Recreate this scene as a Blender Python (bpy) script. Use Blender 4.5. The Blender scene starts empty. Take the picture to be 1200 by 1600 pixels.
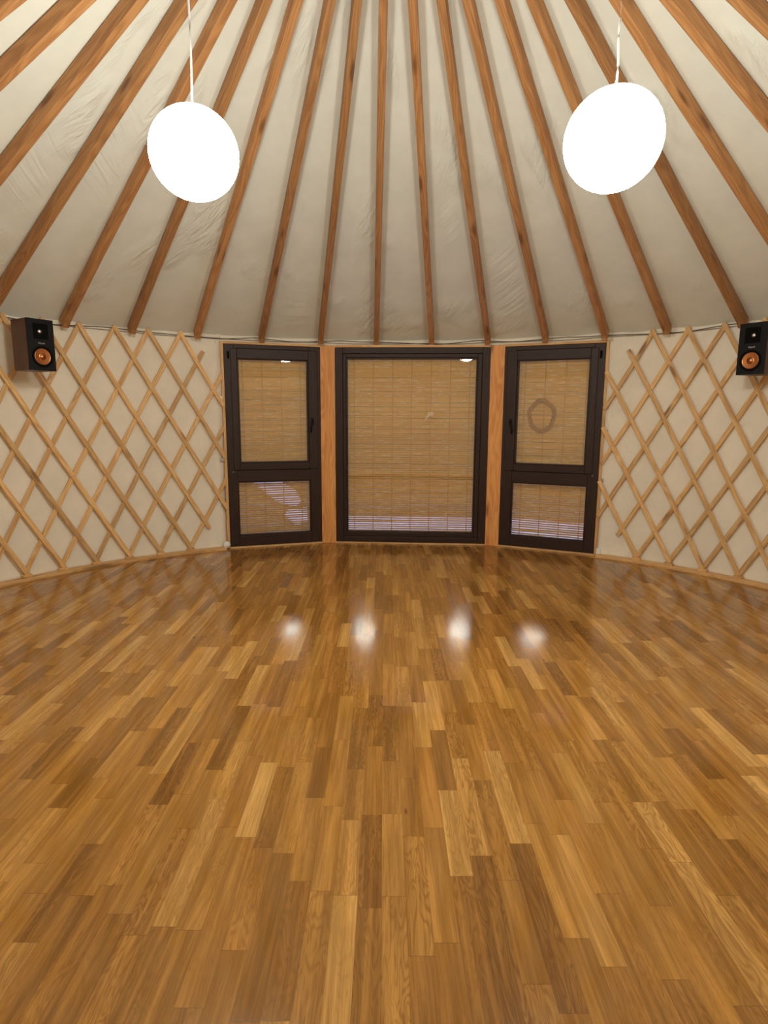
import bpy, bmesh, math, random
from math import sin, cos, pi, sqrt, atan2, radians
from mathutils import Vector, Matrix

random.seed(7)
SC = bpy.context.scene
COL = SC.collection

# ------------------------------------------------------------------ room dimensions (metres)
CX, CY = 0.0355, 2.8292          # centre of the round room
R = 3.739                        # radius at the eave
ZT = 2.1695                      # eave height
APEX = 4.2595                    # where the roof cone would close
SLOPE = (APEX - ZT) / R
RING = 0.74                      # crown opening
A_LEFT, A_RIGHT = -0.4680, 0.5985   # angles where the canvas wall meets the window bay
def pol(r, t, z=0.0): return Vector((CX + r*sin(t), CY + r*cos(t), z))
V = [Vector((-1.635, 6.133, 0)), pol(3.69, -.1725), pol(3.70, .3068), pol(3.722, .5985)]

# ------------------------------------------------------------------ node helpers
def new_mat(name):
    m = bpy.data.materials.new(name); m.use_nodes = True
    nt = m.node_tree; nt.nodes.clear()
    out = nt.nodes.new('ShaderNodeOutputMaterial')
    return m, nt, out
class NB:
    def __init__(s, nt): s.nt = nt
    def n(s, typ, **kw):
        nd = s.nt.nodes.new(typ)
        for k, v in kw.items(): setattr(nd, k, v)
        return nd
    def link(s, a, b): s.nt.links.new(a, b)
    def put(s, sock, v):
        if isinstance(v, (int, float)): sock.default_value = v
        elif isinstance(v, (tuple, list)): sock.default_value = v
        else: s.link(v, sock)
    def math(s, op, a, b=None, c=None, clamp=False):
        nd = s.n('ShaderNodeMath', operation=op, use_clamp=clamp)
        s.put(nd.inputs[0], a)
        if b is not None: s.put(nd.inputs[1], b)
        if c is not None: s.put(nd.inputs[2], c)
        return nd.outputs[0]
    def comb(s, x, y, z):
        nd = s.n('ShaderNodeCombineXYZ')
        for i, v in enumerate((x, y, z)): s.put(nd.inputs[i], v)
        return nd.outputs[0]
    def sep(s, v):
        nd = s.n('ShaderNodeSeparateXYZ'); s.link(v, nd.inputs[0]); return nd.outputs
    def noise(s, vec, scale=1, detail=2, rough=.5, dist=0):
        nd = s.n('ShaderNodeTexNoise'); s.link(vec, nd.inputs['Vector'])
        nd.inputs['Scale'].default_value = scale; nd.inputs['Detail'].default_value = detail
        nd.inputs['Roughness'].default_value = rough; nd.inputs['Distortion'].default_value = dist
        return nd.outputs['Fac']
    def ramp(s, fac, stops):
        nd = s.n('ShaderNodeValToRGB'); s.put(nd.inputs[0], fac)
        el = nd.color_ramp.elements
        while len(el) < len(stops): el.new(.5)
        for e, (p, c) in zip(el, stops): e.position = p; e.color = (*c, 1)
        return nd.outputs[0]
    def mix(s, fac, a, b, mode='MIX'):
        nd = s.n('ShaderNodeMix', data_type='RGBA', blend_type=mode)
        s.put(nd.inputs[0], fac)
        s.put(nd.inputs[6], (*a, 1) if isinstance(a, tuple) and len(a) == 3 else a)
        s.put(nd.inputs[7], (*b, 1) if isinstance(b, tuple) and len(b) == 3 else b)
        return nd.outputs[2]
    def maprange(s, v, a, b, c, d, smooth=False):
        nd = s.n('ShaderNodeMapRange', clamp=True)
        if smooth: nd.interpolation_type = 'SMOOTHSTEP'
        s.put(nd.inputs[0], v)
        for i, x in enumerate((a, b, c, d)): nd.inputs[i+1].default_value = x
        return nd.outputs[0]
    def bsdf(s, out, color, rough=.5, metal=0, bump=None, bstr=.1, bdist=.01, **kw):
        p = s.n('ShaderNodeBsdfPrincipled')
        s.put(p.inputs['Base Color'], (*color, 1) if isinstance(color, tuple) else color)
        s.put(p.inputs['Roughness'], rough); p.inputs['Metallic'].default_value = metal
        for k, v in kw.items(): s.put(p.inputs[k.replace('_', ' ')], v)
        if bump is not None:
            b = s.n('ShaderNodeBump'); b.inputs['Strength'].default_value = bstr; b.inputs['Distance'].default_value = bdist
            s.link(bump, b.inputs['Height']); s.link(b.outputs[0], p.inputs['Normal'])
        s.link(p.outputs[0], out.inputs[0])
        return p

def srgb(r, g, b):
    f = lambda c: (c/255/12.92) if c/255 <= .04045 else ((c/255+.055)/1.055)**2.4
    return (f(r), f(g), f(b))

# ------------------------------------------------------------------ materials
def mat_wood(name, light, mid, dark, knots=True, rough=.5, tone=.25, knotscale=1.0):
    """grain runs along the first component of the mesh attribute 'grain' (metres)"""
    m, nt, out = new_mat(name); b = NB(nt)
    at = b.n('ShaderNodeAttribute', attribute_name='grain')
    oi = b.n('ShaderNodeObjectInfo')
    x, y, z = b.sep(at.outputs['Vector'])
    off = b.math('MULTIPLY', oi.outputs['Random'], 137.0)
    xo = b.math('ADD', x, off)
    fine = b.noise(b.comb(b.math('MULTIPLY', xo, 4), b.math('MULTIPLY', y, 180), b.math('MULTIPLY', z, 180)), 1, 4, .6)
    wob = b.noise(b.comb(b.math('MULTIPLY', xo, 1.3), b.math('MULTIPLY', y, 9), b.math('MULTIPLY', z, 9)), 1, 2)
    rings = b.math('SINE', b.math('ADD', b.math('MULTIPLY', wob, 55), b.math('MULTIPLY', y, 160)))
    g = b.math('ADD', b.math('MULTIPLY', fine, .6), b.math('MULTIPLY', b.math('ADD', rings, 1), .10))
    g = b.math('ADD', g, b.math('MULTIPLY', b.math('SUBTRACT', wob, .5), .5))
    col = b.ramp(g, [(.2, dark), (.48, mid), (.8, light)])
    if knots:
        vo = b.n('ShaderNodeTexVoronoi', voronoi_dimensions='3D')
        b.link(b.comb(b.math('MULTIPLY', xo, 2.6*knotscale), b.math('MULTIPLY', y, 11), b.math('MULTIPLY', z, 11)), vo.inputs['Vector'])
        vo.inputs['Scale'].default_value = 1.0
        vc = b.sep(vo.outputs['Color'])[0]
        k = b.maprange(vo.outputs['Distance'], .08, .25, 1, 0, True)
        k = b.math('MULTIPLY', k, b.math('GREATER_THAN', vc, .32))
        col = b.mix(b.math('MULTIPLY', k, .95), col, tuple(c*.28 for c in dark))
        halo = b.math('MULTIPLY', b.maprange(vo.outputs['Distance'], .1, .42, 1, 0, True), b.math('GREATER_THAN', vc, .32))
        col = b.mix(b.math('MULTIPLY', halo, .35), col, dark)
    t = b.math('ADD', 1-tone/2, b.math('MULTIPLY', oi.outputs['Random'], tone))
    col = b.mix(1.0, col, b.comb(t, t, t), 'MULTIPLY')
    b.bsdf(out, col, rough, bump=g, bstr=.15, bdist=.002)
    return m

def mat_fabric(name, color, radial=True):
    m, nt, out = new_mat(name); b = NB(nt)
    tc = b.n('ShaderNodeTexCoord'); p = tc.outputs['Object']
    x, y, z = b.sep(p)
    dx = b.math('SUBTRACT', x, CX); dy = b.math('SUBTRACT', y, CY)
    ang = b.math('ARCTAN2', dx, dy); rad = b.math('SQRT', b.math('ADD', b.math('MULTIPLY', dx, dx), b.math('MULTIPLY', dy, dy)))
    if radial:
        # short diagonal puckers in patches of the liner
        w = b.noise(b.comb(b.math('MULTIPLY', ang, 26), b.math('ADD', b.math('MULTIPLY', rad, 9), b.math('MULTIPLY', ang, 30)), 0.0), 1, 3, .6, .6)
        patch = b.maprange(b.noise(b.comb(b.math('MULTIPLY', ang, 6), b.math('MULTIPLY', rad, 1.3), 3.0), 1, 2), .53, .67, 0, 1, True)
        h = b.math('MULTIPLY', w, patch)
        # the places where the liner is drawn up hardest
        for ac, aw, r0, r1, kk, gain in ((.36, .06, 2.5, 3.6, 34, .75), (.20, .05, 2.1, 2.75, 30, .5), (-.27, .05, 3.0, 3.7, 0, .5), (-.93, .06, 1.7, 2.6, -26, .6), (-1.08, .06, 2.0, 2.9, -26, .5)):
            st = b.noise(b.comb(b.math('MULTIPLY', ang, 5), b.math('ADD', b.math('MULTIPLY', rad, 15), b.math('MULTIPLY', ang, kk)), 7.0), 1, 2, .5, .5)
            m1 = b.maprange(b.math('ABSOLUTE', b.math('SUBTRACT', ang, ac)), aw*.35, aw, 1, 0, True)
            m2 = b.math('MULTIPLY', b.maprange(rad, r0, r0+.3, 0, 1, True), b.maprange(rad, r1-.3, r1, 1, 0, True))
            h = b.math('ADD', h, b.math('MULTIPLY', b.math('MULTIPLY', st, gain), b.math('MULTIPLY', m1, m2)))
        bd = .045
    else:
        w = b.noise(b.comb(b.math('MULTIPLY', ang, 26), b.math('MULTIPLY', z, 1.6), 0.0), 1, 3, .55, .5)
        w2 = b.noise(b.comb(b.math('MULTIPLY', ang, 60), b.math('MULTIPLY', z, 9), 5.0), 1, 3, .6, 1.0)
        near = b.math('ADD', b.maprange(b.math('ABSOLUTE', b.math('SUBTRACT', ang, A_LEFT)), .02, .14, 1, 0, True),
                      b.maprange(b.math('ABSOLUTE', b.math('SUBTRACT', ang, A_RIGHT)), .02, .22, 1, 0, True))
        h = b.math('ADD', b.math('MULTIPLY', w, .35), b.math('MULTIPLY', b.math('ADD', w, b.math('MULTIPLY', w2, .5)), b.math('MULTIPLY', near, .9)))
        bd = .03
    weave = b.noise(p, 420, 2, .6)
    blot = b.noise(p, 3.5, 3, .6)
    h = b.math('ADD', h, b.math('MULTIPLY', weave, .02))
    c1 = tuple(c*.93 for c in color); c2 = tuple(min(1, c*1.05) for c in color)
    col = b.ramp(blot, [(.25, c1), (.75, c2)])
    col = b.mix(b.math('MULTIPLY', weave, .10), col, tuple(c*.6 for c in color))
    b.bsdf(out, col, .85, bump=h, bstr=.55, bdist=bd, Specular_IOR_Level=.2)
    return m

def mat_floor():
    m, nt, out = new_mat('oak_strip_parquet'); b = NB(nt)
    tc = b.n('ShaderNodeTexCoord'); x, y, z = b.sep(tc.outputs['Object'])
    W = .0705
    xs = b.math('DIVIDE', b.math('ADD', x, 10.013), W)
    strip = b.math('FLOOR', xs); fx = b.math('FRACT', xs)
    s1 = b.n('ShaderNodeTexWhiteNoise', noise_dimensions='1D'); b.link(strip, s1.inputs['W'])
    w = b.math('ADD', b.math('DIVIDE', b.math('ADD', y, 20), .45), b.math('MULTIPLY', s1.outputs['Value'], 7.3))
    w = b.math('ADD', w, b.math('MULTIPLY', strip, 53.0))
    vo = b.n('ShaderNodeTexVoronoi', voronoi_dimensions='1D', feature='F1'); b.link(w, vo.inputs['W'])
    vo.inputs['Scale'].default_value = 1; vo.inputs['Randomness'].default_value = .85
    ve = b.n('ShaderNodeTexVoronoi', voronoi_dimensions='1D', feature='DISTANCE_TO_EDGE'); b.link(w, ve.inputs['W'])
    ve.inputs['Scale'].default_value = 1; ve.inputs['Randomness'].default_value = .85
    cr, cg, cb = b.sep(vo.outputs['Color'])
    seed = b.math('MULTIPLY', cr, 91.0); seed2 = b.math('MULTIPLY', cg, 77.0)
    # slight skew of the grain in each strip
    yy = b.math('ADD', y, b.math('MULTIPLY', seed, 1.0))
    xx = b.math('ADD', x, b.math('MULTIPLY', y, b.math('MULTIPLY', b.math('SUBTRACT', cg, .5), .06)))
    fine = b.noise(b.comb(b.math('MULTIPLY', xx, 300), b.math('MULTIPLY', yy, 6), seed2), 1, 4, .7)
    fine2 = b.noise(b.comb(b.math('MULTIPLY', xx, 48), b.math('MULTIPLY', yy, 1.6), seed2), 1, 4, .65)
    wide = b.noise(b.comb(b.math('MULTIPLY', xx, 17), b.math('MULTIPLY', yy, 1.1), seed), 1, 2, .5, .4)
    fig = b.noise(b.comb(b.math('MULTIPLY', xx, 22), b.math('MULTIPLY', yy, 3.4), seed), 1, 2.5, .5, .5)
    cath = b.math('POWER', b.math('MULTIPLY', b.math('ADD', b.math('SINE', b.math('MULTIPLY', fig, 80)), 1), .5), 1.8)
    amt = b.maprange(cb, .38, 1.0, .04, .85)
    base = b.ramp(cr, [(0, srgb(146, 102, 46)), (.2, srgb(162, 115, 53)), (.5, srgb(173, 124, 58)), (.8, srgb(185, 136, 67)), (1, srgb(206, 160, 90))])
    hue = b.mix(b.maprange(cg, 0, 1, 0, .4), base, b.mix(1.0, base, (1.0, .90, .82), 'MULTIPLY'))
    dk = b.mix(1.0, hue, (.50, .43, .34), 'MULTIPLY')
    lt = b.mix(1.0, hue, (1.38, 1.36, 1.36), 'MULTIPLY')
    col = b.mix(b.maprange(wide, .36, .62, 0, .42), hue, dk)
    col = b.mix(b.maprange(wide, .50, .30, 0, .5), col, lt)
    col = b.mix(b.math('MULTIPLY', cath, amt), col, dk)
    col = b.mix(b.maprange(fine, .42, .72, 0, .70), col, dk)
    col = b.mix(b.maprange(fine2, .50, .72, 0, .65), col, dk)
    col = b.mix(b.maprange(fine2, .48, .26, 0, .65), col, lt)
    # occasional dark checks and knots
    kv = b.n('ShaderNodeTexVoronoi', voronoi_dimensions='3D'); b.link(b.comb(b.math('MULTIPLY', x, 9), b.math('MULTIPLY', y, 3.0), 0.0), kv.inputs['Vector'])
    kv.inputs['Scale'].default_value = 1.0
    kr = b.sep(kv.outputs['Color'])[1]
    kn = b.math('MULTIPLY', b.maprange(kv.outputs['Distance'], .02, .085, 1, 0, True), b.math('GREATER_THAN', kr, .82))
    col = b.mix(b.math('MULTIPLY', kn, .75), col, srgb(58, 30, 10))
    # joints
    ex = b.math('ABSOLUTE', b.math('SUBTRACT', fx, .5))
    jx = b.maprange(ex, .488, .5, 0, 1)
    jy = b.maprange(ve.outputs['Distance'], 0.0, .0045, 1, 0)
    j = b.math('MAXIMUM', jx, jy)
    col = b.mix(b.math('MULTIPLY', j, .45), col, srgb(70, 38, 14))
    rg = b.math('ADD', .065, b.math('ADD', b.math('MULTIPLY', cb, .05), b.math('MULTIPLY', fine, .05)))
    lump = b.noise(tc.outputs['Object'], 6, 2)
    h = b.math('ADD', b.math('MULTIPLY', j, -.25), b.math('ADD', b.math('MULTIPLY', fine, .10), b.math('ADD', b.math('MULTIPLY', lump, .5), b.math('MULTIPLY', cr, .15))))
    b.bsdf(out, col, rg, bump=h, bstr=.05, bdist=.003, IOR=1.5)
    return m

def mat_plain(name, color, rough=.5, metal=0, var=.1, scale=30, **kw):
    m, nt, out = new_mat(name); b = NB(nt)
    tc = b.n('ShaderNodeTexCoord')
    n = b.noise(tc.outputs['Object'], scale, 3)
    col = b.ramp(n, [(.3, tuple(c*(1-var) for c in color)), (.7, tuple(min(1, c*(1+var)) for c in color))])
    b.bsdf(out, col, rough, metal, **kw)
    return m

def mat_stained():
    """dark brown stained window timber with faint vertical grain"""
    m, nt, out = new_mat('dark_stained_timber'); b = NB(nt)
    at = b.n('ShaderNodeAttribute', attribute_name='grain')
    x, y, z = b.sep(at.outputs['Vector'])
    n = b.noise(b.comb(b.math('MULTIPLY', x, 5), b.math('MULTIPLY', y, 150), b.math('MULTIPLY', z, 150)), 1, 4, .6)
    col = b.ramp(n, [(.3, srgb(38, 24, 18)), (.7, srgb(62, 42, 33))])
    b.bsdf(out, col, .5, bump=n, bstr=.2, bdist=.001, Specular_IOR_Level=.3)
    return m

def mat_glass(name):
    m, nt, out = new_mat(name); b = NB(nt)
    geo = b.n('ShaderNodeNewGeometry')
    dot = b.n('ShaderNodeVectorMath', operation='DOT_PRODUCT')
    b.link(geo.outputs['Normal'], dot.inputs[0]); b.link(geo.outputs['Incoming'], dot.inputs[1])
    c = b.math('ABSOLUTE', dot.outputs['Value'])
    s = b.math('POWER', b.math('SUBTRACT', 1.0, c), 5.0)
    f = b.math('ADD', .090, b.math('MULTIPLY', s, .88))
    tr = b.n('ShaderNodeBsdfTransparent'); tr.inputs[0].default_value = (.97, .98, .97, 1)
    gl = b.n('ShaderNodeBsdfGlossy'); gl.inputs['Roughness'].default_value = .012; gl.inputs['Color'].default_value = (1, 1, 1, 1)
    mx = b.n('ShaderNodeMixShader'); b.link(f, mx.inputs[0]); b.link(tr.outputs[0], mx.inputs[1]); b.link(gl.outputs[0], mx.inputs[2])
    b.link(mx.outputs[0], out.inputs[0])
    return m

def mat_bamboo(name, light, dark):
    m, nt, out = new_mat(name); b = NB(nt)
    at = b.n('ShaderNodeAttribute', attribute_name='grain')   # (along slat, slat number, across)
    x, y, z = b.sep(at.outputs['Vector'])
    wn = b.n('ShaderNodeTexWhiteNoise', noise_dimensions='1D'); b.link(y, wn.inputs['W'])
    n = b.noise(b.comb(b.math('MULTIPLY', x, 7), b.math('MULTIPLY', y, 13.7), b.math('MULTIPLY', z, 200)), 1, 3, .6)
    v = b.math('ADD', b.math('MULTIPLY', n, .7), b.math('MULTIPLY', wn.outputs['Value'], .3))
    col = b.ramp(v, [(.25, dark), (.75, light)])
    # light glints painted as pale upper edges, here and there along a slat
    glint = b.noise(b.comb(b.math('MULTIPLY', x, 9), b.math('MULTIPLY', y, 5.3), 0.0), 1, 2, .6)
    glint = b.math('MULTIPLY', b.maprange(glint, .54, .62, 0, 1), b.math('GREATER_THAN', z, .0055))
    col = b.mix(b.math('MULTIPLY', glint, .85), col, srgb(250, 236, 204))
    b.bsdf(out, col, .45)
    return m

def mat_lamp(name, color, strength, rad):
    # opal globe: the socket at the crown shades the upper part of the shade
    m, nt, out = new_mat(name); b = NB(nt)
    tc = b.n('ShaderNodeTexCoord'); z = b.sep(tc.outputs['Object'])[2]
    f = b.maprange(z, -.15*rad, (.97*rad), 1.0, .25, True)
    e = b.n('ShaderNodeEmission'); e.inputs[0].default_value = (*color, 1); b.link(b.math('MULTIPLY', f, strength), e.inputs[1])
    b.link(e.outputs[0], out.inputs[0]); return m

def mat_emit(name, color, strength):
    m, nt, out = new_mat(name); b = NB(nt)
    e = b.n('ShaderNodeEmission'); e.inputs[0].default_value = (*color, 1); e.inputs[1].default_value = strength
    b.link(e.outputs[0], out.inputs[0]); return m

LAMP = 60.0
M = dict(
    floor=mat_floor(),
    roof=mat_fabric('roof_canvas', srgb(229, 231, 223), True),
    wall=mat_fabric('wall_canvas', srgb(242, 234, 217), False),
    rafter=mat_wood('rafter_pine', srgb(200, 153, 104), srgb(181, 130, 80), srgb(152, 103, 60), True, .6, .3),
    slat=mat_wood('lattice_pine', srgb(242, 208, 152), srgb(228, 186, 126), srgb(198, 150, 94), True, .6, .35, 1.0),
    pine=mat_wood('post_pine', srgb(246, 184, 112), srgb(234, 164, 92), srgb(206, 134, 70), True, .6, .08, .9),
    board=mat_wood('board_pine', srgb(232, 194, 138), srgb(220, 176, 118), srgb(196, 148, 94), True, .55, .1, .5),
    stained=mat_stained(),
    glass=mat_glass('pane_glass'),
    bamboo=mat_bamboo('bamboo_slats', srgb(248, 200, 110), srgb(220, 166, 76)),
    cordtan=mat_plain('blind_cord_tan', srgb(206, 150, 70), .8),
    black=mat_plain('black_satin', (.007, .007, .008), .6, 0, .1, 30, Specular_IOR_Level=.2),
    black_matte=mat_plain('black_matte', (.004, .004, .004), .9, 0, .1, 30, Specular_IOR_Level=.1),
    walnut=None,
    copper=mat_plain('copper_cone', srgb(196, 128, 80), .32, 1.0, .05),
    silver=mat_plain('silver_trim', (.75, .75, .76), .3, 1.0, .03),
    steel=mat_plain('bracket_steel', (.42, .41, .39), .4, 1.0, .1),
    cable=mat_plain('dark_cable', (.035, .032, .03), .5),
    brass=mat_plain('nail_head', (.55, .45, .30), .3, 1.0, .1),
    white=mat_plain('white_plastic', (.8, .79, .76), .5, 0, .03),
    cordw=mat_plain('white_cord', (.82, .81, .77), .5, 0, .03),
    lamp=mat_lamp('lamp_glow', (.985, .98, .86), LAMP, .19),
    wire=mat_plain('suspension_wire', (.35, .35, .34), .4, 0, .05),
    snow=mat_plain('frosted_paving', (.88, .88, .90), .8, 0, .12, 6),
    earth=mat_plain('dark_ground', (.16, .12, .085), .9, 0, .5, 2.5),
    leaf=mat_plain('hedge_leaf', (.020, .028, .014), .8, 0, .5, 9),
    ring=mat_plain('wicker_brown', srgb(168, 116, 50), .8, 0, .3, 80),
    decal=mat_plain('pale_decal', srgb(226, 204, 160), .7, 0, .05),
)
M['walnut'] = mat_wood('walnut_veneer', srgb(100, 58, 40), srgb(80, 44, 30), srgb(58, 30, 20), False, .4, .05)

# ------------------------------------------------------------------ mesh helpers
class MB:
    """collects faces with material slots and a 'grain' vector per vertex"""
    def __init__(s): s.v = []; s.f = []; s.g = []; s.mi = []; s.mats = []; s.sm = []
    def slot(s, m):
        if m not in s.mats: s.mats.append(m)
        return s.mats.index(m)
    def add(s, verts, faces, m, grain=None, smooth=False):
        b = len(s.v); i = s.slot(m)
        s.v += [Vector(p) for p in verts]
        s.g += [Vector(p) for p in (grain if grain is not None else verts)]
        for f in faces: s.f.append([b+k for k in f]); s.mi.append(i); s.sm.append(smooth)
    def box(s, o, ex, ey, ez, size, m, long=0, seed=0.0):
        """box centred at o, unit axes ex,ey,ez, full sizes; grain along axis number long"""
        o = Vector(o); ax = (ex, ey, ez); vs = []; gs = []
        order = [long] + [i for i in range(3) if i != long]
        for a in (-.5, .5):
            for b_ in (-.5, .5):
                for c in (-.5, .5):
                    q = (a*size[0], b_*size[1], c*size[2])
                    vs.append(o + ax[0]*q[0] + ax[1]*q[1] + ax[2]*q[2])
                    gs.append((q[order[0]]+seed, q[order[1]]+seed*.37, q[order[2]]+seed*.11))
        s.add(vs, [(0, 1, 3, 2), (4, 6, 7, 5), (0, 4, 5, 1), (2, 3, 7, 6), (0, 2, 6, 4), (1, 5, 7, 3)], m, gs)
    def tube(s, pts, r, m, n=8, cap=True):
        pts = [Vector(p) for p in pts]; vs = []; gs = []; L = 0
        for i, p in enumerate(pts):
            d = (pts[min(i+1, len(pts)-1)] - pts[max(i-1, 0)]).normalized()
            a = d.cross(Vector((0, 0, 1)))
            if a.length < 1e-3: a = d.cross(Vector((1, 0, 0)))
            a.normalize(); c = d.cross(a)
            if i: L += (p-pts[i-1]).length
            for k in range(n):
                t = 2*pi*k/n; vs.append(p + (a*cos(t)+c*sin(t))*r); gs.append((L, r*cos(t), r*sin(t)))
        fs = [(i*n+k, i*n+(k+1) % n, (i+1)*n+(k+1) % n, (i+1)*n+k) for i in range(len(pts)-1) for k in range(n)]
        if cap: fs += [tuple(range(n-1, -1, -1)), tuple((len(pts)-1)*n+k for k in range(n))]
        s.add(vs, fs, m, gs, True)
    def lathe(s, o, axis, prof, m, n=32, smooth=True):
        """profile of (radius, height) turned round axis through o"""
        o = Vector(o); axis = Vector(axis).normalized()
        a = axis.cross(Vector((0, 0, 1)))
        if a.length < 1e-3: a = Vector((1, 0, 0))
        a.normalize(); c = axis.cross(a); vs = []
        for r, h in prof:
            for k in range(n):
                t = 2*pi*k/n; vs.append(o + axis*h + (a*cos(t)+c*sin(t))*r)
        fs = [(i*n+k, i*n+(k+1) % n, (i+1)*n+(k+1) % n, (i+1)*n+k) for i in range(len(prof)-1) for k in range(n)]
        s.add(vs, fs, m, None, smooth)
    def build(s, name, parent=None, origin=None, bevel=0, seg=2):
        me = bpy.data.meshes.new(name)
        o = Vector(origin) if origin is not None else Vector((0, 0, 0))
        me.from_pydata([tuple(p-o) for p in s.v], [], s.f)
        for m in s.mats: me.materials.append(m)
        me.polygons.foreach_set('material_index', s.mi)
        me.polygons.foreach_set('use_smooth', s.sm)
        at = me.attributes.new('grain', 'FLOAT_VECTOR', 'POINT')
        at.data.foreach_set('vector', [c for p in s.g for c in p])
        bm = bmesh.new(); bm.from_mesh(me); bmesh.ops.recalc_face_normals(bm, faces=bm.faces); bm.to_mesh(me); bm.free()
        ob = bpy.data.objects.new(name, me); COL.objects.link(ob); ob.location = o
        if parent is not None:
            ob.parent = parent; ob.location = o - parent_world(parent)
        if bevel:
            md = ob.modifiers.new('bevel', 'BEVEL'); md.width = bevel; md.segments = seg; md.limit_method = 'ANGLE'; md.angle_limit = radians(40)
        return ob
def parent_world(p):
    w = Vector((0, 0, 0))
    while p is not None: w += Vector(p.location); p = p.parent
    return w
def tag(o, label, cat=None, group=None, kind=None):
    o['label'] = label
    if cat: o['category'] = cat
    if group: o['group'] = group
    if kind: o['kind'] = kind
    return o
def empty(name, loc):
    o = bpy.data.objects.new(name, None); COL.objects.link(o); o.location = loc; o.empty_display_size = .1
    return o
EX, EY, EZ = Vector((1, 0, 0)), Vector((0, 1, 0)), Vector((0, 0, 1))

# ------------------------------------------------------------------ floor
arc = [A_RIGHT + (2*pi + A_LEFT - A_RIGHT)*i/140 for i in range(141)]
mb = MB()
ring_pts = [pol(3.735, t) for t in arc] + [V[1], V[2]]
top = [Vector((p.x, p.y, 0)) for p in ring_pts]; bot = [Vector((p.x, p.y, -.12)) for p in ring_pts]
n = len(top)
mb.add(top + bot, [tuple(range(n)), tuple(range(2*n-1, n-1, -1))] + [(i, i+n, (i+1) % n+n, (i+1) % n) for i in range(n)], M['floor'])
tag(mb.build('floor'), 'glossy oak strip parquet floor of the round room', 'floor', kind='structure')

# ------------------------------------------------------------------ canvas walls
def canvas_wall(name, t0, t1, label, ends):
    mb = MB(); N = 150; zs = [0, .03, .06, .12, .25, .5, 1.0, 1.5, 1.9, 2.1, 2.165, 2.2]
    vs = []
    rnd = random.Random(name)
    ph = [rnd.uniform(0, 6) for _ in range(6)]
    for i in range(N+1):
        t = t0 + (t1-t0)*i/N
        for z in zs:
            w = .004*sin(t*47+ph[0]+z*1.2) + .003*sin(t*83+ph[1]-z*2) + .002*sin(t*29+ph[2]+z*5)
            for e in ends:
                q = max(0, 1-abs(t-e)/.11)
                w += q*(.007*sin(t*150+z*2.5)+.004*sin(t*90-z*7)) + q*max(0, 1-z/.30)*(.010*sin(t*120+z*40)-.004)
            vs.append(pol(3.742+w, t, z))
    k = len(zs)
    fs = [(i*k+j, (i+1)*k+j, (i+1)*k+j+1, i*k+j+1) for i in range(N) for j in range(k-1)]
    mb.add(vs, fs, M['wall'], None, True)
    ob = mb.build(name)
    so = ob.modifiers.new('thick', 'SOLIDIFY'); so.thickness = .012; so.offset = 0
    tag(ob, label, 'wall', kind='structure')
    return ob
canvas_wall('wall_left', -pi, A_LEFT+.004, 'cream canvas wall behind the lattice on the left', [A_LEFT])
canvas_wall('wall_right', A_RIGHT-.004, pi, 'cream canvas wall behind the lattice on the right', [A_RIGHT])
# strip of canvas above the window bay
mb = MB(); vs = []; N = 60
for i in range(N+1):
    t = A_LEFT - .01 + (A_RIGHT-A_LEFT+.02)*i/N
    for z in (2.085, 2.115, 2.14, 2.2): vs.append(pol(3.746+.003*sin(t*40+z*60), t, z))
mb.add(vs, [(i*4+j, (i+1)*4+j, (i+1)*4+j+1, i*4+j+1) for i in range(N) for j in range(3)], M['wall'], None, True)
ob = mb.build('wall_front'); ob.modifiers.new('thick', 'SOLIDIFY').thickness = .01
tag(ob, 'narrow cream canvas strip above the three windows', 'wall', kind='structure')

# ------------------------------------------------------------------ roof canvas (sags a little between the rafters)
NR = 40; DT = 2*pi/NR; T0 = -0.0454
mb = MB(); vs = []; PER = 8; NA = NR*PER
rr = [RING-.02, 1.0, 1.4, 1.8, 2.2, 2.6, 3.0, 3.3, 3.5, 3.65, R, R+.03]
for i in range(NA):
    t = T0 + DT*i/PER; u = (i % PER)/PER
    s_ = sin(pi*u)
    for r in rr:
        z = APEX - SLOPE*r
        sag = .010*s_*min(1, (R+.05-r)/.5)*min(1, (r-RING+.02)/.5) if r < R else 0
        # scalloped hem between the rafter feet
        hem = .012*s_ if r > 3.6 else 0
        vs.append(pol(r, t, z - sag - hem*(r-3.6)/.14))
k = len(rr)
mb.add(vs, [(i*k+j, ((i+1) % NA)*k+j, ((i+1) % NA)*k+j+1, i*k+j+1) for i in range(NA) for j in range(k-1)], M['roof'], None, True)
ob = mb.build('ceiling'); so = ob.modifiers.new('thick', 'SOLIDIFY'); so.thickness = .008; so.offset = 1
tag(ob, 'pale canvas cone roof liner above the rafters', 'ceiling', kind='structure')

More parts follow.
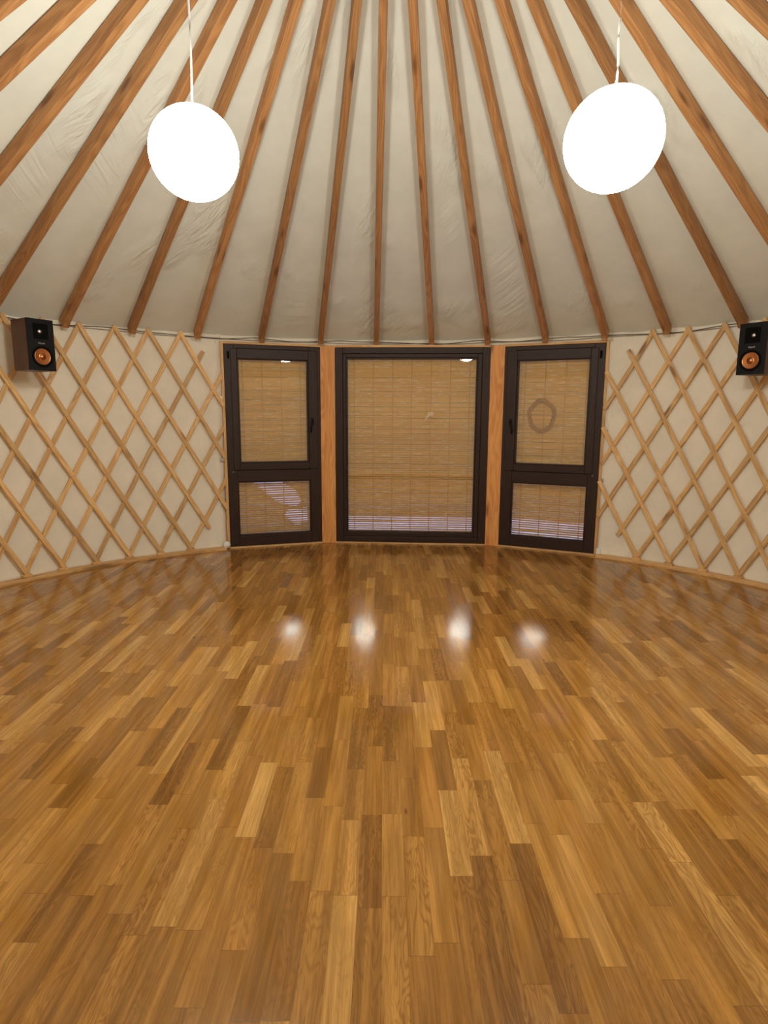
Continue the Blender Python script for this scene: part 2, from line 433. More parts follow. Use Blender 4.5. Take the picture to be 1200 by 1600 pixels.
# ------------------------------------------------------------------ rafters
RW, RH = .050, .092
def rafter_mesh():
    """lies in the plane of its own bearing: local Y outward, Z up; origin at the foot on the eave"""
    mb = MB()
    sl = Vector((0, 1, -SLOPE)).normalized(); nrm = Vector((0, SLOPE, 1)).normalized()
    L = (R - .045 - RING)/sl.y
    # side outline along the slope: tapered nose at the foot
    prof = [(0, -.013), (L*.25, -.013), (L*.5, -.013), (L*.75, -.013), (L-.0, -.013), (L+.004, -.055), (L-.016, -RH-.030), (L-.06, -RH-.014), (L*.75, -RH), (L*.5, -RH), (L*.25, -RH), (0, -RH)]
    foot = Vector((0, R-.045, APEX - SLOPE*(R-.045)))
    head = Vector((0, RING, APEX - SLOPE*RING))
    vs = []; gs = []
    for sx in (-RW/2, RW/2):
        for s, h in prof:
            vs.append(head - foot + sl*s + nrm*h + EX*sx); gs.append((s, sx, h))
    k = len(prof)
    fs = [tuple(range(k)), tuple(range(2*k-1, k-1, -1))] + [(i, (i+1) % k, (i+1) % k+k, i+k) for i in range(k)]
    mb.add(vs, fs, M['rafter'], gs)
    return mb
raf_labels = {
    -2: 'pine rafter beyond the left edge of the photo, further round', -1: 'pine rafter just beyond the top left corner of the photo',
    0: 'pine rafter crossing only the top left corner of the photo',
    1: 'second pine rafter from the left, running out at the left edge high up',
    2: 'third pine rafter from the left, reaching the left edge just above the speaker',
    3: 'pine rafter whose foot comes down just right of the left speaker',
    4: 'pine rafter behind the left lamp, foot two beams right of the left speaker',
    5: 'pine rafter whose foot lands a little left of the left window',
    6: 'pine rafter whose foot lands over the middle of the left window',
    7: 'pine rafter whose foot lands on the top of the left timber post',
    8: 'straight upright pine rafter over the left part of the middle window',
    9: 'pine rafter over the right part of the middle window',
    10: 'pine rafter whose foot lands beside the right timber post',
    11: 'pine rafter whose foot lands over the middle of the right window',
    12: 'pine rafter whose foot lands at the right corner of the right window',
    13: 'pine rafter running down from behind the right lamp to the bare lattice',
    14: 'pine rafter passing behind the right lamp, foot beside the right speaker',
    15: 'pine rafter right of the right lamp, leaving the right edge above the speaker',
    16: 'third pine rafter from the right corner edge, leaving the right edge high up',
    17: 'pine rafter crossing only the top right corner of the photo',
    18: 'pine rafter just beyond the top right corner of the photo', 19: 'pine rafter beyond the right edge of the photo, further round'}
raf_labels[16] = 'second pine rafter from the right, leaving the right edge high up'
# (bearing of the foot, bearing of the beam): hand-set rafters are never quite even
RAF = {0: (-1.3300, -1.3380), 1: (-1.1598, -1.1487), 2: (-1.0029, -.9946), 3: (-.8458, -.838), 4: (-.6918, -.6869), 5: (-.5287, -.5217),
       6: (-.3575, -.3546), 7: (-.1925, -.186), 8: (-.0337, -.0262), 9: (.124, .126), 10: (.2818, .2794), 11: (.4394, .4406), 12: (.593, .5861),
       13: (.7417, .7323), 14: (.9075, .8967), 15: (1.0543, 1.0343), 16: (1.2143, 1.1959), 17: (1.3773, 1.361)}
raf0 = rafter_mesh().build('rafter', bevel=.004)
for i, k in enumerate(sorted(raf_labels)):
    o = raf0 if i == 0 else raf0.copy()
    if i: COL.objects.link(o)
    t, yaw = RAF.get(k, (T0 + (k-8)*DT,)*2)
    o.location = pol(R-.045, t, APEX - SLOPE*(R-.045)); o.rotation_euler = (0, 0, -yaw)
    tag(o, raf_labels[k], 'rafter', 'roof rafters')

# crown ring and its skylight at the top of the roof
mb = MB(); prof = [(RING-.09, .02), (RING-.01, .02), (RING-.01, -.10), (RING-.09, -.10), (RING-.09, .02)]
mb.lathe((CX, CY, APEX-SLOPE*RING), EZ, prof, M['pine'], 64, False)
tag(mb.build('trim_crown'), 'round timber crown ring holding the rafter heads', 'trim', kind='structure')
mb = MB(); mb.lathe((CX, CY, APEX-SLOPE*RING+.02), EZ, [((RING-.02)*cos(a), .25*sin(a)) for a in [pi/2*i/10 for i in range(11)]], M['glass'], 48)
tag(mb.build('window_4'), 'clear domed skylight over the crown ring', 'window', kind='structure')

# ------------------------------------------------------------------ eave cables
def eave_cable(f, r, label, rad):
    mb = MB(); pts = []
    N = 420
    for i in range(N+1):
        t = -1.35 + 2.75*i/N
        pts.append(pol(r, t, f(t)))
    mb.tube(pts, rad, M['cable'], 6)
    tag(mb.build('eave_cable'), label, 'cable', 'cables along the eave')
def ucell(t): return ((t - T0)/DT) % 1.0
eave_cable(lambda t: 2.128 - .004*sin(ucell(t)*pi) + .003*sin(t*23), 3.7135, 'taut dark cable running straight along the wall top under the rafter feet', .0024)
eave_cable(lambda t: 2.148 - .026*sin(ucell(t*.5+.3)*pi)*abs(sin(t*5.1+.6)) + .004*sin(t*31), 3.7205, 'slack dark cord looping along the roof hem above the cable', .0034)

# ------------------------------------------------------------------ baseboard ring and thresholds
def arc_board(name, t0, t1, r0, r1, h, label):
    mb = MB(); N = max(8, int(abs(t1-t0)/.03)); vs = []; gs = []
    sec = [(r0, 0), (r0, h-.004), (r0+.004, h), (r1, h), (r1, 0)]
    for i in range(N+1):
        t = t0 + (t1-t0)*i/N
        for r, z in sec: vs.append(pol(r, t, z)); gs.append((t*3.7, r, z))
    k = len(sec)
    fs = [(i*k+j, (i+1)*k+j, (i+1)*k+(j+1) % k, i*k+(j+1) % k) for i in range(N) for j in range(k)]
    fs += [tuple(range(k)), tuple(N*k+j for j in range(k-1, -1, -1))]
    mb.add(vs, fs, M['board'], gs)
    tag(mb.build(name), label, 'baseboard', kind='structure')
arc_board('baseboard_left', -pi, A_LEFT-.004, 3.642, 3.728, .024, 'flat pine board round the floor edge on the left')
arc_board('baseboard_right', A_RIGHT+.004, pi, 3.642, 3.728, .024, 'flat pine board round the floor edge on the right')

# ------------------------------------------------------------------ lattice walls
PERIOD = .0803; NROW = 8; Z0, DZ = .060, .2612
R_FRONT, R_REAR = 3.688, 3.703
SW, ST = .037, .013
def slat(parent, ta, za, tb, zb, r, front, nails, wide=SW):
    """bar bent round the wall from (angle, height) a to b"""
    mb = MB(); N = 18; vs = []; gs = []
    L = sqrt(((tb-ta)*r)**2 + (zb-za)**2)
    dv = Vector(((tb-ta)*r, zb-za)).normalized(); px = Vector((-dv.y, dv.x))
    j1, j2 = random.uniform(-.004, .004), random.uniform(-.004, .004)
    for i in range(N+1):
        f = i/N
        bow = .004*sin(pi*f)*(1 if j1 > 0 else -1)
        for a, b_ in ((-1, -1), (1, -1), (1, 1), (-1, 1)):
            off = a*wide/2 + j1*(1-f) + j2*f + bow
            t = ta + (tb-ta)*f + px.x*off/r; z = za + (zb-za)*f + px.y*off
            vs.append(pol(r + b_*ST/2, t, z)); gs.append((f*L, a*wide/2, b_*ST/2))
    fs = [(i*4+j, (i+1)*4+j, (i+1)*4+(j+1) % 4, i*4+(j+1) % 4) for i in range(N) for j in range(4)] + [(0, 1, 2, 3), (N*4+3, N*4+2, N*4+1, N*4)]
    mb.add(vs, fs, M['slat'], gs)
    if front:
        for t, z in nails:
            q = pol(r-ST/2, t, z); inward = Vector((CX-q.x, CY-q.y, 0)).normalized()
            mb.lathe(q-inward*.001, inward, [(.0045, 0), (.0045, .002), (.003, .0035), (.0003, .004)], M['brass'], 8)
    return mb.build('slat', parent, bevel=.0015, seg=1)
def lattice(side):
    s = -1 if side == 'left' else 1
    col0 = -.487 if s < 0 else .6245
    edge = -.463 if s < 0 else .5975
    root = empty('trellis_lattice', pol(3.69, s*.95, .03))
    tag(root, f'diamond lattice of pine slats standing against the canvas wall, {side} of the windows', 'lattice', 'trellis wall lattices')
    lo, hi = (-9, edge) if s < 0 else (edge, 9)
    def clip(ta, za, tb, zb):
        # keep the part away from the window trim
        pts = [(ta, za), (tb, zb)]
        out_a = (ta - edge)*s < 0; out_b = (tb - edge)*s < 0
        if out_a and out_b: return None
        if out_a or out_b:
            f = (edge-ta)/(tb-ta); q = (edge, za+(zb-za)*f)
            if out_a: pts[0] = q
            else: pts[1] = q
        return pts
    made = []
    for fam in ('front', 'rear'):
        d = 1 if fam == 'front' else -1           # front slats run down to the right, rear ones down to the left
        for k in range(-5, 14):
            tt = col0 + s*k*PERIOD                # angle of the top end
            a = (tt, Z0+NROW*DZ); b_ = (tt + d*NROW/2*PERIOD, Z0)
            kb = round((b_[0]-col0)/(s*PERIOD))   # column of the bottom end
            mid_vis = max(abs(a[0]), abs(b_[0]))
            if min(abs(a[0]), abs(b_[0])) > 1.12: continue
            if k > 13 or kb > 13: continue
            ext = .014
            def lerp(f): return (a[0]+(b_[0]-a[0])*f, a[1]+(b_[1]-a[1])*f)
            f0, f1 = -ext/2.1, 1+ext/2.1
            if k == 0: f0 = .075                  # last column: the loose ends stop short
            if kb == 0: f1 = 1-.085
            P, Q = lerp(f0), lerp(f1)
            c = clip(*P, *Q)
            if c is None: continue
            if abs(c[0][1]-c[1][1]) < .1: continue
            nails = [lerp(j/NROW) for j in range(0, NROW+1)]
            zlo, zhi = sorted((c[0][1], c[1][1]))
            nails = [q for q in nails if zlo+.01 < q[1] < zhi-.01 and (q[0]-edge)*s > .003]
            slat(root, *c[0], *c[1], R_FRONT if fam == 'front' else R_REAR, fam == 'front', nails)
    for k in range(1, 11):                        # little blocks the slat feet stand on
        t = col0 + s*k*PERIOD
        if abs(t) > 1.15: continue
        mb = MB(); ax = Vector((cos(t), -sin(t), 0)); ay = Vector((sin(t), cos(t), 0))
        mb.box(pol(3.695, t, .035), ax, ay, EZ, (.075, .045, .022), M['slat'], 0, k*1.7)
        mb.build('foot_block', root, bevel=.003)
    return root
lattice('left'); lattice('right')

# ------------------------------------------------------------------ window bay
class Facet:
    def __init__(s, i):
        s.o = V[i]; s.t = (V[i+1]-V[i]).normalized(); s.n = Vector((s.t.y, -s.t.x, 0))   # n points into the room
    def p(s, u, z, d): return s.o + s.t*u + s.n*d + EZ*z
    def bar(s, mb, u0, u1, z0, z1, d0, d1, m, long=None):
        lg = (0 if (u1-u0) > (z1-z0) else 2) if long is None else long
        mb.box(s.p((u0+u1)/2, (z0+z1)/2, (d0+d1)/2), s.t, s.n, EZ, (u1-u0, d1-d0, z1-z0), m, lg, random.uniform(0, 20))
    def frame(s, mb, u0, u1, z0, z1, wl, wr, wb, wt, d0, d1, m):
        s.bar(mb, u0, u0+wl, z0, z1, d0, d1, m, 2); s.bar(mb, u1-wr, u1, z0, z1, d0, d1, m, 2)
        s.bar(mb, u0+wl, u1-wr, z0, z0+wb, d0, d1, m, 0); s.bar(mb, u0+wl, u1-wr, z1-wt, z1, d0, d1, m, 0)
F = [Facet(i) for i in range(3)]

def blind(fc, u0, u1, z0, z1, label, seed, ncord):
    rnd = random.Random(seed)
    root = empty('bamboo_blind', fc.p((u0+u1)/2, z1, -.135))
    tag(root, label, 'blind', 'bamboo blinds outside the windows')
    mb = MB(); pitch = .0235; w = .025; n = int((z1-z0)/pitch)
    for i in range(n):
        z = z1 - .02 - i*pitch
        tilt = radians(55 + rnd.uniform(-5, 5)); dz = rnd.uniform(-.0012, .0012)
        # a slat: several pieces so that it bows a little
        NS = 6; vs = []; gs = []
        b1, b2 = rnd.uniform(-.0011, .0011), rnd.uniform(-.0011, .0011)
        for j in range(NS+1):
            f = j/NS; zz = z + dz + b1*sin(pi*f*2) + b2*sin(pi*f*3+seed)
            for a, h in ((-1, -.0012), (1, -.0012), (1, .0012), (-1, .0012)):
                # inner edge high, outer edge low
                vs.append(fc.p(u0+(u1-u0)*f, zz + a*w/2*sin(tilt) + h*cos(tilt), -.135 + a*w/2*cos(tilt) - h*sin(tilt)))
                gs.append((f*(u1-u0), i+seed*100, a*w/2))
        fs = [(q*4+e, (q+1)*4+e, (q+1)*4+(e+1) % 4, q*4+(e+1) % 4) for q in range(NS) for e in range(4)] + [(0, 1, 2, 3), (NS*4+3, NS*4+2, NS*4+1, NS*4)]
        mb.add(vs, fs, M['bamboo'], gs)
    mb.build('slats', root)
    for c in range(ncord):
        u = u0 + (u1-u0)*(c+.62)/(ncord+.24)
        mb = MB(); fc.bar(mb, u-.004, u+.004, z0, z1, -.120, -.1185, M['cordtan'], 2); mb.build('ladder_tape', root)
    mb = MB(); fc.bar(mb, u0, u1, z0-.022, z0-.002, -.147, -.123, M['cordtan']); mb.build('bottom_rail', root, bevel=.004)
    mb = MB(); fc.bar(mb, u0, u1, z1, z1+.035, -.155, -.115, M['cordtan']); mb.build('head_rail', root)

def pane(fc, name, u0, u1, z0, z1, d, parent):
    mb = MB(); fc.bar(mb, u0-.008, u1+.008, z0-.008, z1+.008, d-.012, d, M['glass']); return mb.build(name, parent)

def handle(fc, u, z, side, parent):
    mb = MB()
    fc.bar(mb, u-.014, u+.014, z-.035, z+.035, .008, .014, M['black'], 2)
    h = mb.build('handle', parent, bevel=.003)
    mb = MB(); a = fc.p(u, z, .013); b = fc.p(u, z, .040)
    mb.tube([a, b], .009, M['black'], 12)
    mb.tube([fc.p(u, z, .040), fc.p(u+side*.012, z-.03, .043), fc.p(u+side*.020, z-.075, .042), fc.p(u+side*.020, z-.115, .040)], .0085, M['black'], 10)
    mb.build('lever', h)
    return h

def casement(idx, u0, u1, su0, su1, gu0, gu1, lu0, lu1, hside, label):
    fc = F[idx]
    root = empty(f'window_{idx+1}', fc.p((u0+u1)/2, 0, 0)); tag(root, label, 'window', kind='structure')
    z0, z1 = .017, 2.077
    mb = MB(); fc.frame(mb, u0-(.018 if hside < 0 else 0), u1+(.018 if hside > 0 else 0), z0, z1, lu0-u0+(.018 if hside < 0 else 0), u1-lu1+(.018 if hside > 0 else 0), .110, .040, -.085, -.004, M['stained'])
    mb2 = mb
    mb.build('frame', root, bevel=.004)
    mb = MB(); fc.bar(mb, lu0, lu1, .698, .812, -.085, -.004, M['stained'], 0); mb.build('transom', root, bevel=.004)
    # opening sash: outer lip and the inner stiles
    mb = MB()
    fc.frame(mb, su0, su1, .818, 2.036, gu0-su0-.014, su1-gu1-.014, .069, .098, -.070, .008, M['stained'])
    sash = mb.build('sash', root, bevel=.005)
    mb = MB(); fc.frame(mb, gu0-.014, gu1+.014, .887, 1.938, .014, .014, .014, .007, -.060, -.012, M['stained']); mb.build('glazing_bead', sash, bevel=.003)
    pane(fc, 'pane', gu0, gu1, .901, 1.930, -.035, sash)
    mb = MB(); fc.frame(mb, lu0, lu1, .127, .698, .012, .012, .012, .012, -.055, -.014, M['stained']); mb.build('glazing_bead', root, bevel=.003)
    pane(fc, 'pane', lu0+.012, lu1-.012, .139, .686, -.035, root)
    hu = su1-.058 if hside > 0 else su0+.058
    handle(fc, hu, 1.318, -hside, sash)
    ku = su0-.020 if hside > 0 else su1+.020
    mb = MB(); fc.bar(mb, ku-.010, ku+.010, 1.935, 2.005, -.004, .010, M['black_matte'], 2); mb.build('hinge', sash, bevel=.003)
    mb = MB(); mb.tube([fc.p(ku+.012*hside, .800, -.004), fc.p(ku+.012*hside, .800, .006)], .007, M['steel'], 10); mb.build('hinge_pin', root)
    return root
casement(0, .034, 1.013, .100, .977, .178, .869, .133, .897, 1, 'narrow dark framed window left of the left post')
casement(2, .083, 1.058, .110, .994, .227, .910, .197, .955, -1, 'narrow dark framed window right of the right post')
fc = F[1]
root = empty('window_2', fc.p(.88, 0, 0)); tag(root, 'wide dark framed fixed window between the two posts', 'window', kind='structure')
mb = MB(); fc.frame(mb, .076, 1.692, .015, 2.078, .082, .082, .062, .062, -.085, .004, M['stained']); mb.build('frame', root, bevel=.005)
mb = MB(); fc.frame(mb, .158, 1.610, .077, 2.016, .034, .046, .046, .040, -.075, -.010, M['stained']); fr = mb.build('inner_frame', root, bevel=.005)
mb = MB(); fc.frame(mb, .192, 1.564, .123, 1.976, .013, .013, .010, .016, -.070, -.022, M['stained']); mb.build('glazing_bead', root, bevel=.003)
pane(fc, 'pane', .205, 1.552, .132, 1.958, -.040, root)

blind(F[0], .10, .94, .06, 1.99, 'bamboo blind behind the left window, bright frost gaps low down', 3, 4)
blind(F[1], .14, 1.62, .06, 2.02, 'wide bamboo blind behind the middle window', 5, 7)
blind(F[2], .15, 1.01, .06, 1.99, 'bamboo blind behind the right window with the round shape', 8, 4)

# posts at the corners of the bay
def post(i, label):
    bis = (F[i-1].n + F[i].n).normalized(); tx = Vector((-bis.y, bis.x, 0))
    mb = MB(); mb.box(V[i] + EZ*1.047 - bis*.056 + tx*(.009 if i == 1 else 0), tx, bis, EZ, (.174 if i == 1 else .166, .136, 2.095), M['pine'], 2, i*3.3)
    tag(mb.build('timber_post', origin=V[i], bevel=.004), label, 'post', 'timber posts of the window bay')
post(1, 'square pine post between the left and the middle window')
post(2, 'square pine post between the middle and the right window')

# pine trim: side jambs, head board, thresholds
def trim(name, mb, label): return tag(mb.build(name, bevel=.002), label, 'trim', kind='structure')
mb = MB(); F[0].bar(mb, .008, .034, 0, 2.10, -.10, .004, M['board'], 2); trim('trim_1', mb, 'slim pine jamb at the left edge of the left window')
mb = MB(); F[2].bar(mb, 1.058, 1.084, 0, 2.10, -.10, .004, M['board'], 2); trim('trim_2', mb, 'slim pine jamb at the right edge of the right window')
for i, (a, b, nm) in enumerate(((.034, 1.013, 'left'), (.090, 1.675, 'middle'), (.083, 1.063, 'right'))):
    mb = MB(); F[i].bar(mb, a, b, 2.078, 2.102, -.10, .006, M['board'], 0); trim(f'trim_{3+i}', mb, f'pine head strip along the top of the {nm} window')
    mb = MB(); F[i].bar(mb, a, b, 0, .016, -.085, .012, M['board'], 0); trim(f'trim_{6+i}', mb, f'pale pine threshold strip under the {nm} window')
# plate closing the gap between the bay and the round eave
mb = MB(); pts = [V[0], V[1], V[2], V[3]] + [pol(3.745, A_RIGHT + (A_LEFT-A_RIGHT)*i/24) for i in range(25)]
inn = [p - Vector((p.x-CX, p.y-CY, 0)).normalized()*-.02 for p in pts[:4]] + pts[4:]
n = len(inn)
mb.add([p+EZ*2.090 for p in inn] + [p+EZ*2.100 for p in inn], [tuple(range(n)), tuple(range(2*n-1, n-1, -1))] + [(i, (i+1) % n, (i+1) % n+n, i+n) for i in range(n)], M['board'])
trim('trim_9', mb, 'flat pine plate behind the head strips of the window bay')

# steel straps that hold the lattice to the side jambs, and the white plugs at their feet
for side, fct, u, zs in (('left', F[0], -.012, (1.55, .93, .47)), ('right', F[2], 1.100, (1.76, 1.24, .76))):
    for z, nm in zip(zs, ('upper', 'middle', 'lower')):
        mb = MB(); fct.bar(mb, u-.022, u+.022, z-.017, z+.017, -.010, -.004, M['steel']); fct.bar(mb, u-.008, u+.008, z-.006, z+.006, -.004, .001, M['steel'])
        tag(mb.build('metal_bracket', origin=fct.p(u, z, -.01), bevel=.001), f'small grey strap fixing the lattice to the {side} jamb, {nm} of three', 'bracket', 'lattice straps')
mb = MB(); q = F[0].p(-.002, .047, .018)
mb.lathe(q-F[0].n*.02, F[0].n, [(.0, 0), (.028, .002), (.037, .012), (.037, .026), (.028, .034), (0.001, .038)], M['white'], 20)
tag(mb.build('floor_plug', origin=q), 'small round white plug at the foot of the left jamb', 'plug', 'white plugs by the jambs')
mb = MB(); q = F[2].p(1.096, .045, .012); F[2].bar(mb, 1.078, 1.122, .018, .080, -.012, .026, M['white'])
tag(mb.build('floor_plug', origin=q, bevel=.009, seg=3), 'small blocky white plug at the foot of the right jamb', 'plug', 'white plugs by the jambs')

# wicker ring hanging outside the right window and the pale decal on the middle one
fc = F[2]; mb = MB(); c = fc.p(.46, 1.385, -.098)
vs = []; fs = []; NU, NV = 40, 10
for i in range(NU):
    a = 2*pi*i/NU; rx = .125 + .006*sin(5*a); rz = .150 + .005*sin(4*a+1)
    for j in range(NV):
        b_ = 2*pi*j/NV; q = 1 + .022/.14*cos(b_)
        vs.append(c + fc.t*(rx*cos(a)*q) + EZ*(rz*sin(a)*q) + fc.n*(.010*sin(b_)))
for i in range(NU):
    for j in range(NV): fs.append((i*NV+j, ((i+1) % NU)*NV+j, ((i+1) % NU)*NV+(j+1) % NV, i*NV+(j+1) % NV))
mb.add(vs, fs, M['ring'], None, True)
tag(mb.build('wicker_ring', origin=c), 'round brown ring hanging behind the upper pane of the right window', 'ring')
fc = F[1]
def decal(name, u, z, s, pts, label):
    mb = MB(); a = [fc.p(u+x*s, z+y*s, -.0395) for x, y in pts]; b_ = [fc.p(u+x*s, z+y*s, -.0388) for x, y in pts]; n = len(pts)
    mb.add(a+b_, [tuple(range(n)), tuple(range(2*n-1, n-1, -1))]+[(i, (i+1) % n, (i+1) % n+n, i+n) for i in range(n)], M['decal'])
    tag(mb.build(name, origin=fc.p(u, z, -.039)), label, 'sticker', 'bird stickers')
bird = [(-1.0, -1.0), (-.35, .05), (-.45, .55), (.1, .35), (.45, .75), (.5, .35), (1.15, .35), (.6, .05), (.65, -.35), (.15, -.15), (-.2, -.35), (-.75, -1.05)]
decal('window_sticker', 1.075, 1.392, .055, bird, 'pale bird shaped sticker on the middle window pane')

# ------------------------------------------------------------------ loudspeakers
def speaker(x, y, zc, yaw, label, group, reach):
    H, W, D = .384, .200, .230
    e = Vector((cos(yaw), sin(yaw), 0)); n = Vector((sin(yaw), -cos(yaw), 0))
    c = Vector((x, y, zc))
    root = empty('loudspeaker', c - n*D + EZ*-H/2); tag(root, label, 'speaker', group)
    def P(a, b, d): return c + e*a + EZ*b + n*d
    mb = MB(); mb.box(c - n*(D/2+.009), e, n, EZ, (W, D-.018, H), M['walnut'], 2, x); mb.build('cabinet', root, bevel=.002)
    mb = MB()
    # baffle with a square horn mouth
    hc = .100; hs = .058
    o = [(-W/2, -H/2), (W/2, -H/2), (W/2, H/2), (-W/2, H/2)]; i_ = [(-hs, hc-hs), (hs, hc-hs), (hs, hc+hs), (-hs, hc+hs)]
    vs = [P(a, b, 0) for a, b in o] + [P(a, b, 0) for a, b in i_] + [P(a*.25, hc+(b-hc)*.25, -.0165) for a, b in i_] + [P(a, b, -.018) for a, b in o]
    fs = [(k, (k+1) % 4, 4+(k+1) % 4, 4+k) for k in range(4)] + [(4+k, 4+(k+1) % 4, 8+(k+1) % 4, 8+k) for k in range(4)] + [(12+k, 12+(k+1) % 4, (k+1) % 4, k) for k in range(4)] + [(8, 9, 10, 11), (15, 14, 13, 12)]
    mb.add(vs, fs[:4]+fs[8:12]+fs[13:], M['black'])
    mb.add(vs, fs[4:8]+fs[12:13], M['black_matte'])
    mb.build('baffle', root)
    mb = MB(); mb.lathe(P(0, hc, -.016), n, [(.0165, 0), (.0165, .004), (.012, .008), (.006, .011), (.0004, .012)], M['silver'], 24); mb.build('tweeter', root)
    wc = -.088
    mb = MB(); mb.lathe(P(0, wc, 0), n, [(.080, .0002), (.080, .004), (.075, .0055), (.068, .004), (.0615, .0005)], M['black_matte'], 40)
    mb.lathe(P(0, wc, 0), n, [(.0625, .001), (.0615, .004), (.058, .005), (.054, .002)], M['copper'], 40)
    wf = mb.build('woofer', root)
    mb = MB(); mb.lathe(P(0, wc, 0), n, [(.056, .003), (.030, .001), (.022, .0005), (.020, .004), (.010, .009), (.0004, .0105)], M['copper'], 40); mb.build('cone', wf)
    # maker's badge
    cu = bpy.data.curves.new('badge', 'FONT'); cu.body = 'Klipsch'; cu.size = .017; cu.align_x = 'CENTER'; cu.align_y = 'CENTER'; cu.extrude = .0006
    to = bpy.data.objects.new('badge_text', cu); COL.objects.link(to)
    bpy.context.view_layer.update()
    me = bpy.data.meshes.new_from_object(to.evaluated_get(bpy.context.evaluated_depsgraph_get()))
    bpy.data.objects.remove(to)
    rot = Matrix((e, EZ, n)).transposed().to_4x4(); rot.translation = P(0, .012, .001)
    me.transform(rot); me.transform(Matrix.Translation(-parent_world(root)))
    me.materials.clear(); me.materials.append(M['silver'])
    bo = bpy.data.objects.new('badge', me); COL.objects.link(bo); bo.parent = root
    # wall bracket
    mb = MB(); mb.box(c - n*(D+reach/2) - EZ*.02, e, n, EZ, (.05, reach, .12), M['black_matte'], 2); mb.build('wall_bracket', root, bevel=.004)
    return root
speaker(-2.633, 4.761, 1.908, 1.006, 'walnut cased loudspeaker with copper cone high on the left lattice', 'wall speakers', .14)
speaker(2.795, 4.728, 1.901, -1.006, 'walnut cased loudspeaker with copper cone high on the right lattice', 'wall speakers', .10)

# ------------------------------------------------------------------ globe lamps
def lamp(x, y, z, rad, ztop, label, bend):
    root = empty('pendant_lamp', (x, y, z)); tag(root, label, 'lamp', 'globe pendant lamps')
    mb = MB(); prof = [(rad*sin(pi*i/40)*(1+.0015*(i % 2)) if 0 < i < 40 else .0005, rad*.985*cos(pi*i/40)) for i in range(41)]
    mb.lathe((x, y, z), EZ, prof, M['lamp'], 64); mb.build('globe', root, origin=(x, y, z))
    mb = MB(); mb.lathe((x, y, z+rad*.985), EZ, [(.022, -.004), (.020, .010), (.008, .018), (.004, .03)], M['cordw'], 20); mb.build('cap', root)
    zr = APEX - SLOPE*sqrt((x-CX)**2+(y-CY)**2) - .004
    mb = MB(); N = 10; pts = [(x + bend*sin(pi*i/N*2), y, z+rad+.01 + (ztop-z-rad-.01)*i/N) for i in range(N+1)]
    mb.tube(pts, .0045, M['cordw'], 8); mb.build('cord', root)
    if ztop < zr - .05:
        mb = MB(); mb.tube([(x, y, ztop-.01), (x, y, zr)], .0006, M['wire'], 6); mb.build('suspension_wire', root)
    return root
lamp(-.805, 2.74, 2.474, .183, 3.74, 'glowing white globe lamp hanging at the left on a long cord', .004)
lamp(.879, 2.53, 2.4465, .1845, 2.87, 'glowing white globe lamp hanging at the right on a short cord', .002)

# ------------------------------------------------------------------ outside
mb = MB(); mb.box((0, 10, -.20), EX, EY, EZ, (60, 60, .1), M['earth'])
tag(mb.build('ground'), 'dark ground outside the windows', 'ground', kind='structure')
def slab(name, pts, z, m, label, cat):
    mb = MB(); n = len(pts)
    mb.add([(x, y, z) for x, y in pts]+[(x, y, z-.03) for x, y in pts], [tuple(range(n)), tuple(range(2*n-1, n-1, -1))]+[(i, (i+1) % n, (i+1) % n+n, i+n) for i in range(n)], m)
    ob = mb.build(name); tag(ob, label, cat, kind='structure'); return ob
path = [(CX+(6.0+.45*max(0, t))*sin(t), CY+(6.0+.45*max(0, t))*cos(t)) for t in [-.16+.95*i/20 for i in range(21)]] + [(CX+3.80*sin(t), CY+3.80*cos(t)) for t in [.79-.95*i/20 for i in range(21)]]
slab('ground_path', path, -.10, M['snow'], 'frosted paving outside the middle and right windows', 'path')
slab('ground_patch', [(-2.92, 13.32), (-2.29, 13.35), (-1.74, 11.78), (-1.45, 10.37), (-1.45, 9.78), (-1.79, 10.21), (-2.04, 10.84), (-2.3, 11.56)], -.10, M['snow'], 'larger frosted patch of ground seen through the lower pane of the left window', 'ground')
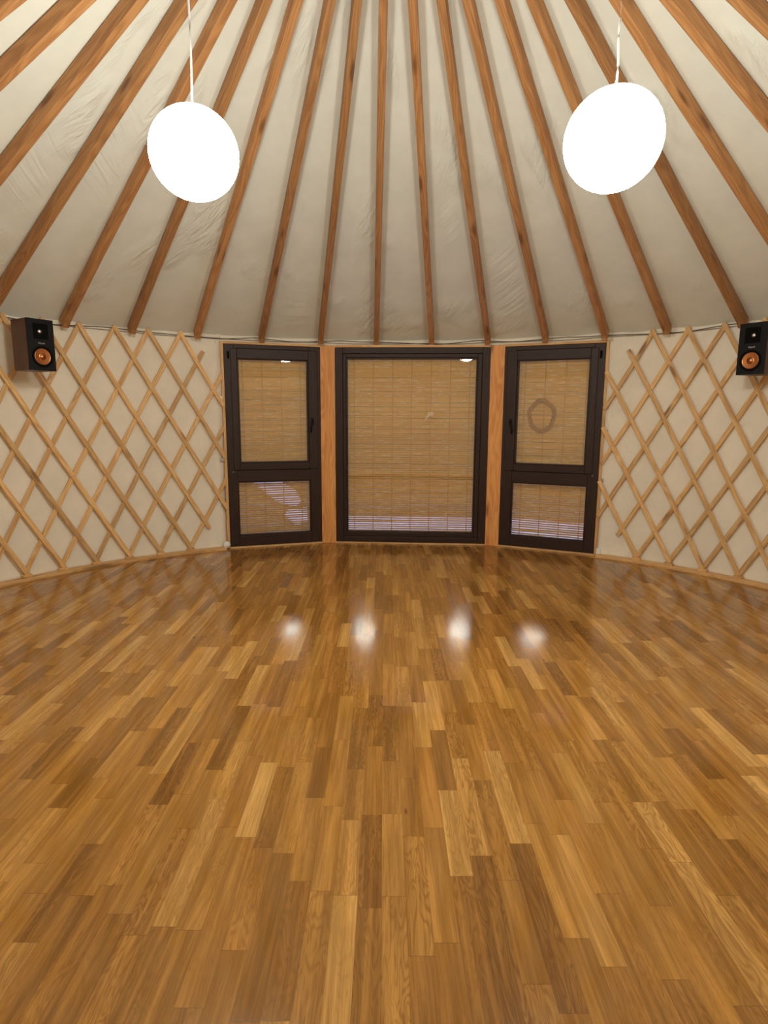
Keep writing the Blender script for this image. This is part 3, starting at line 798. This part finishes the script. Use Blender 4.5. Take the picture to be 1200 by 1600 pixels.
slab('ground_patch', [(-1.51, 9.44), (-1.25, 9.65), (-1.09, 8.46), (-1.22, 8.15), (-1.5, 8.95)], -.10, M['snow'], 'smaller frosted patch of ground seen low in the left window', 'ground')
mb = MB(); rnd = random.Random(4)
for i in range(900):
    t = rnd.uniform(-.75, .85); r = rnd.uniform(11.6, 13.0); z = rnd.uniform(-.1, 3.4); s = rnd.uniform(.35, .75)
    c = pol(r, t, z); vs = []
    bm = bmesh.new(); bmesh.ops.create_icosphere(bm, subdivisions=1, radius=s)
    vs = [v.co*rnd.uniform(.7, 1.25)+c for v in bm.verts]; fs = [tuple(v.index for v in f.verts) for f in bm.faces]; bm.free()
    mb.add(vs, fs, M['leaf'])
tag(mb.build('hedge'), 'dark evergreen hedge outside beyond the windows', 'hedge', kind='stuff')

# ------------------------------------------------------------------ sky, camera, colour management
w = bpy.data.worlds.new('dusk'); SC.world = w; w.use_nodes = True
bg = w.node_tree.nodes['Background']; bg.inputs[0].default_value = (.44, .54, 1.0, 1); bg.inputs[1].default_value = 2.1

cam = bpy.data.cameras.new('camera'); co = bpy.data.objects.new('camera', cam); COL.objects.link(co); SC.camera = co
cam.sensor_fit = 'VERTICAL'; cam.sensor_height = 36.0; cam.lens = 940.0/1600*36.0; cam.clip_start = .02
PIT, ROLL = .1621, .0047
fw = Vector((0, cos(PIT), -sin(PIT))); up = Vector((0, sin(PIT), cos(PIT))); rt = EX
r2 = rt*cos(ROLL)+up*sin(ROLL); u2 = -rt*sin(ROLL)+up*cos(ROLL)
mw = Matrix((r2, u2, -fw)).transposed().to_4x4(); mw.translation = (0, 0, 1.4)
co.matrix_world = mw

SC.view_settings.view_transform = 'Standard'; SC.view_settings.look = 'None'; SC.view_settings.gamma = 1.0
SC.view_settings.use_curve_mapping = False
SC.view_settings.exposure = 0.08
SC.cycles.use_denoising = True
SC.cycles.max_bounces = 12; SC.cycles.diffuse_bounces = 6; SC.cycles.glossy_bounces = 6; SC.cycles.transparent_max_bounces = 24
SC.cycles.sample_clamp_indirect = 12.0
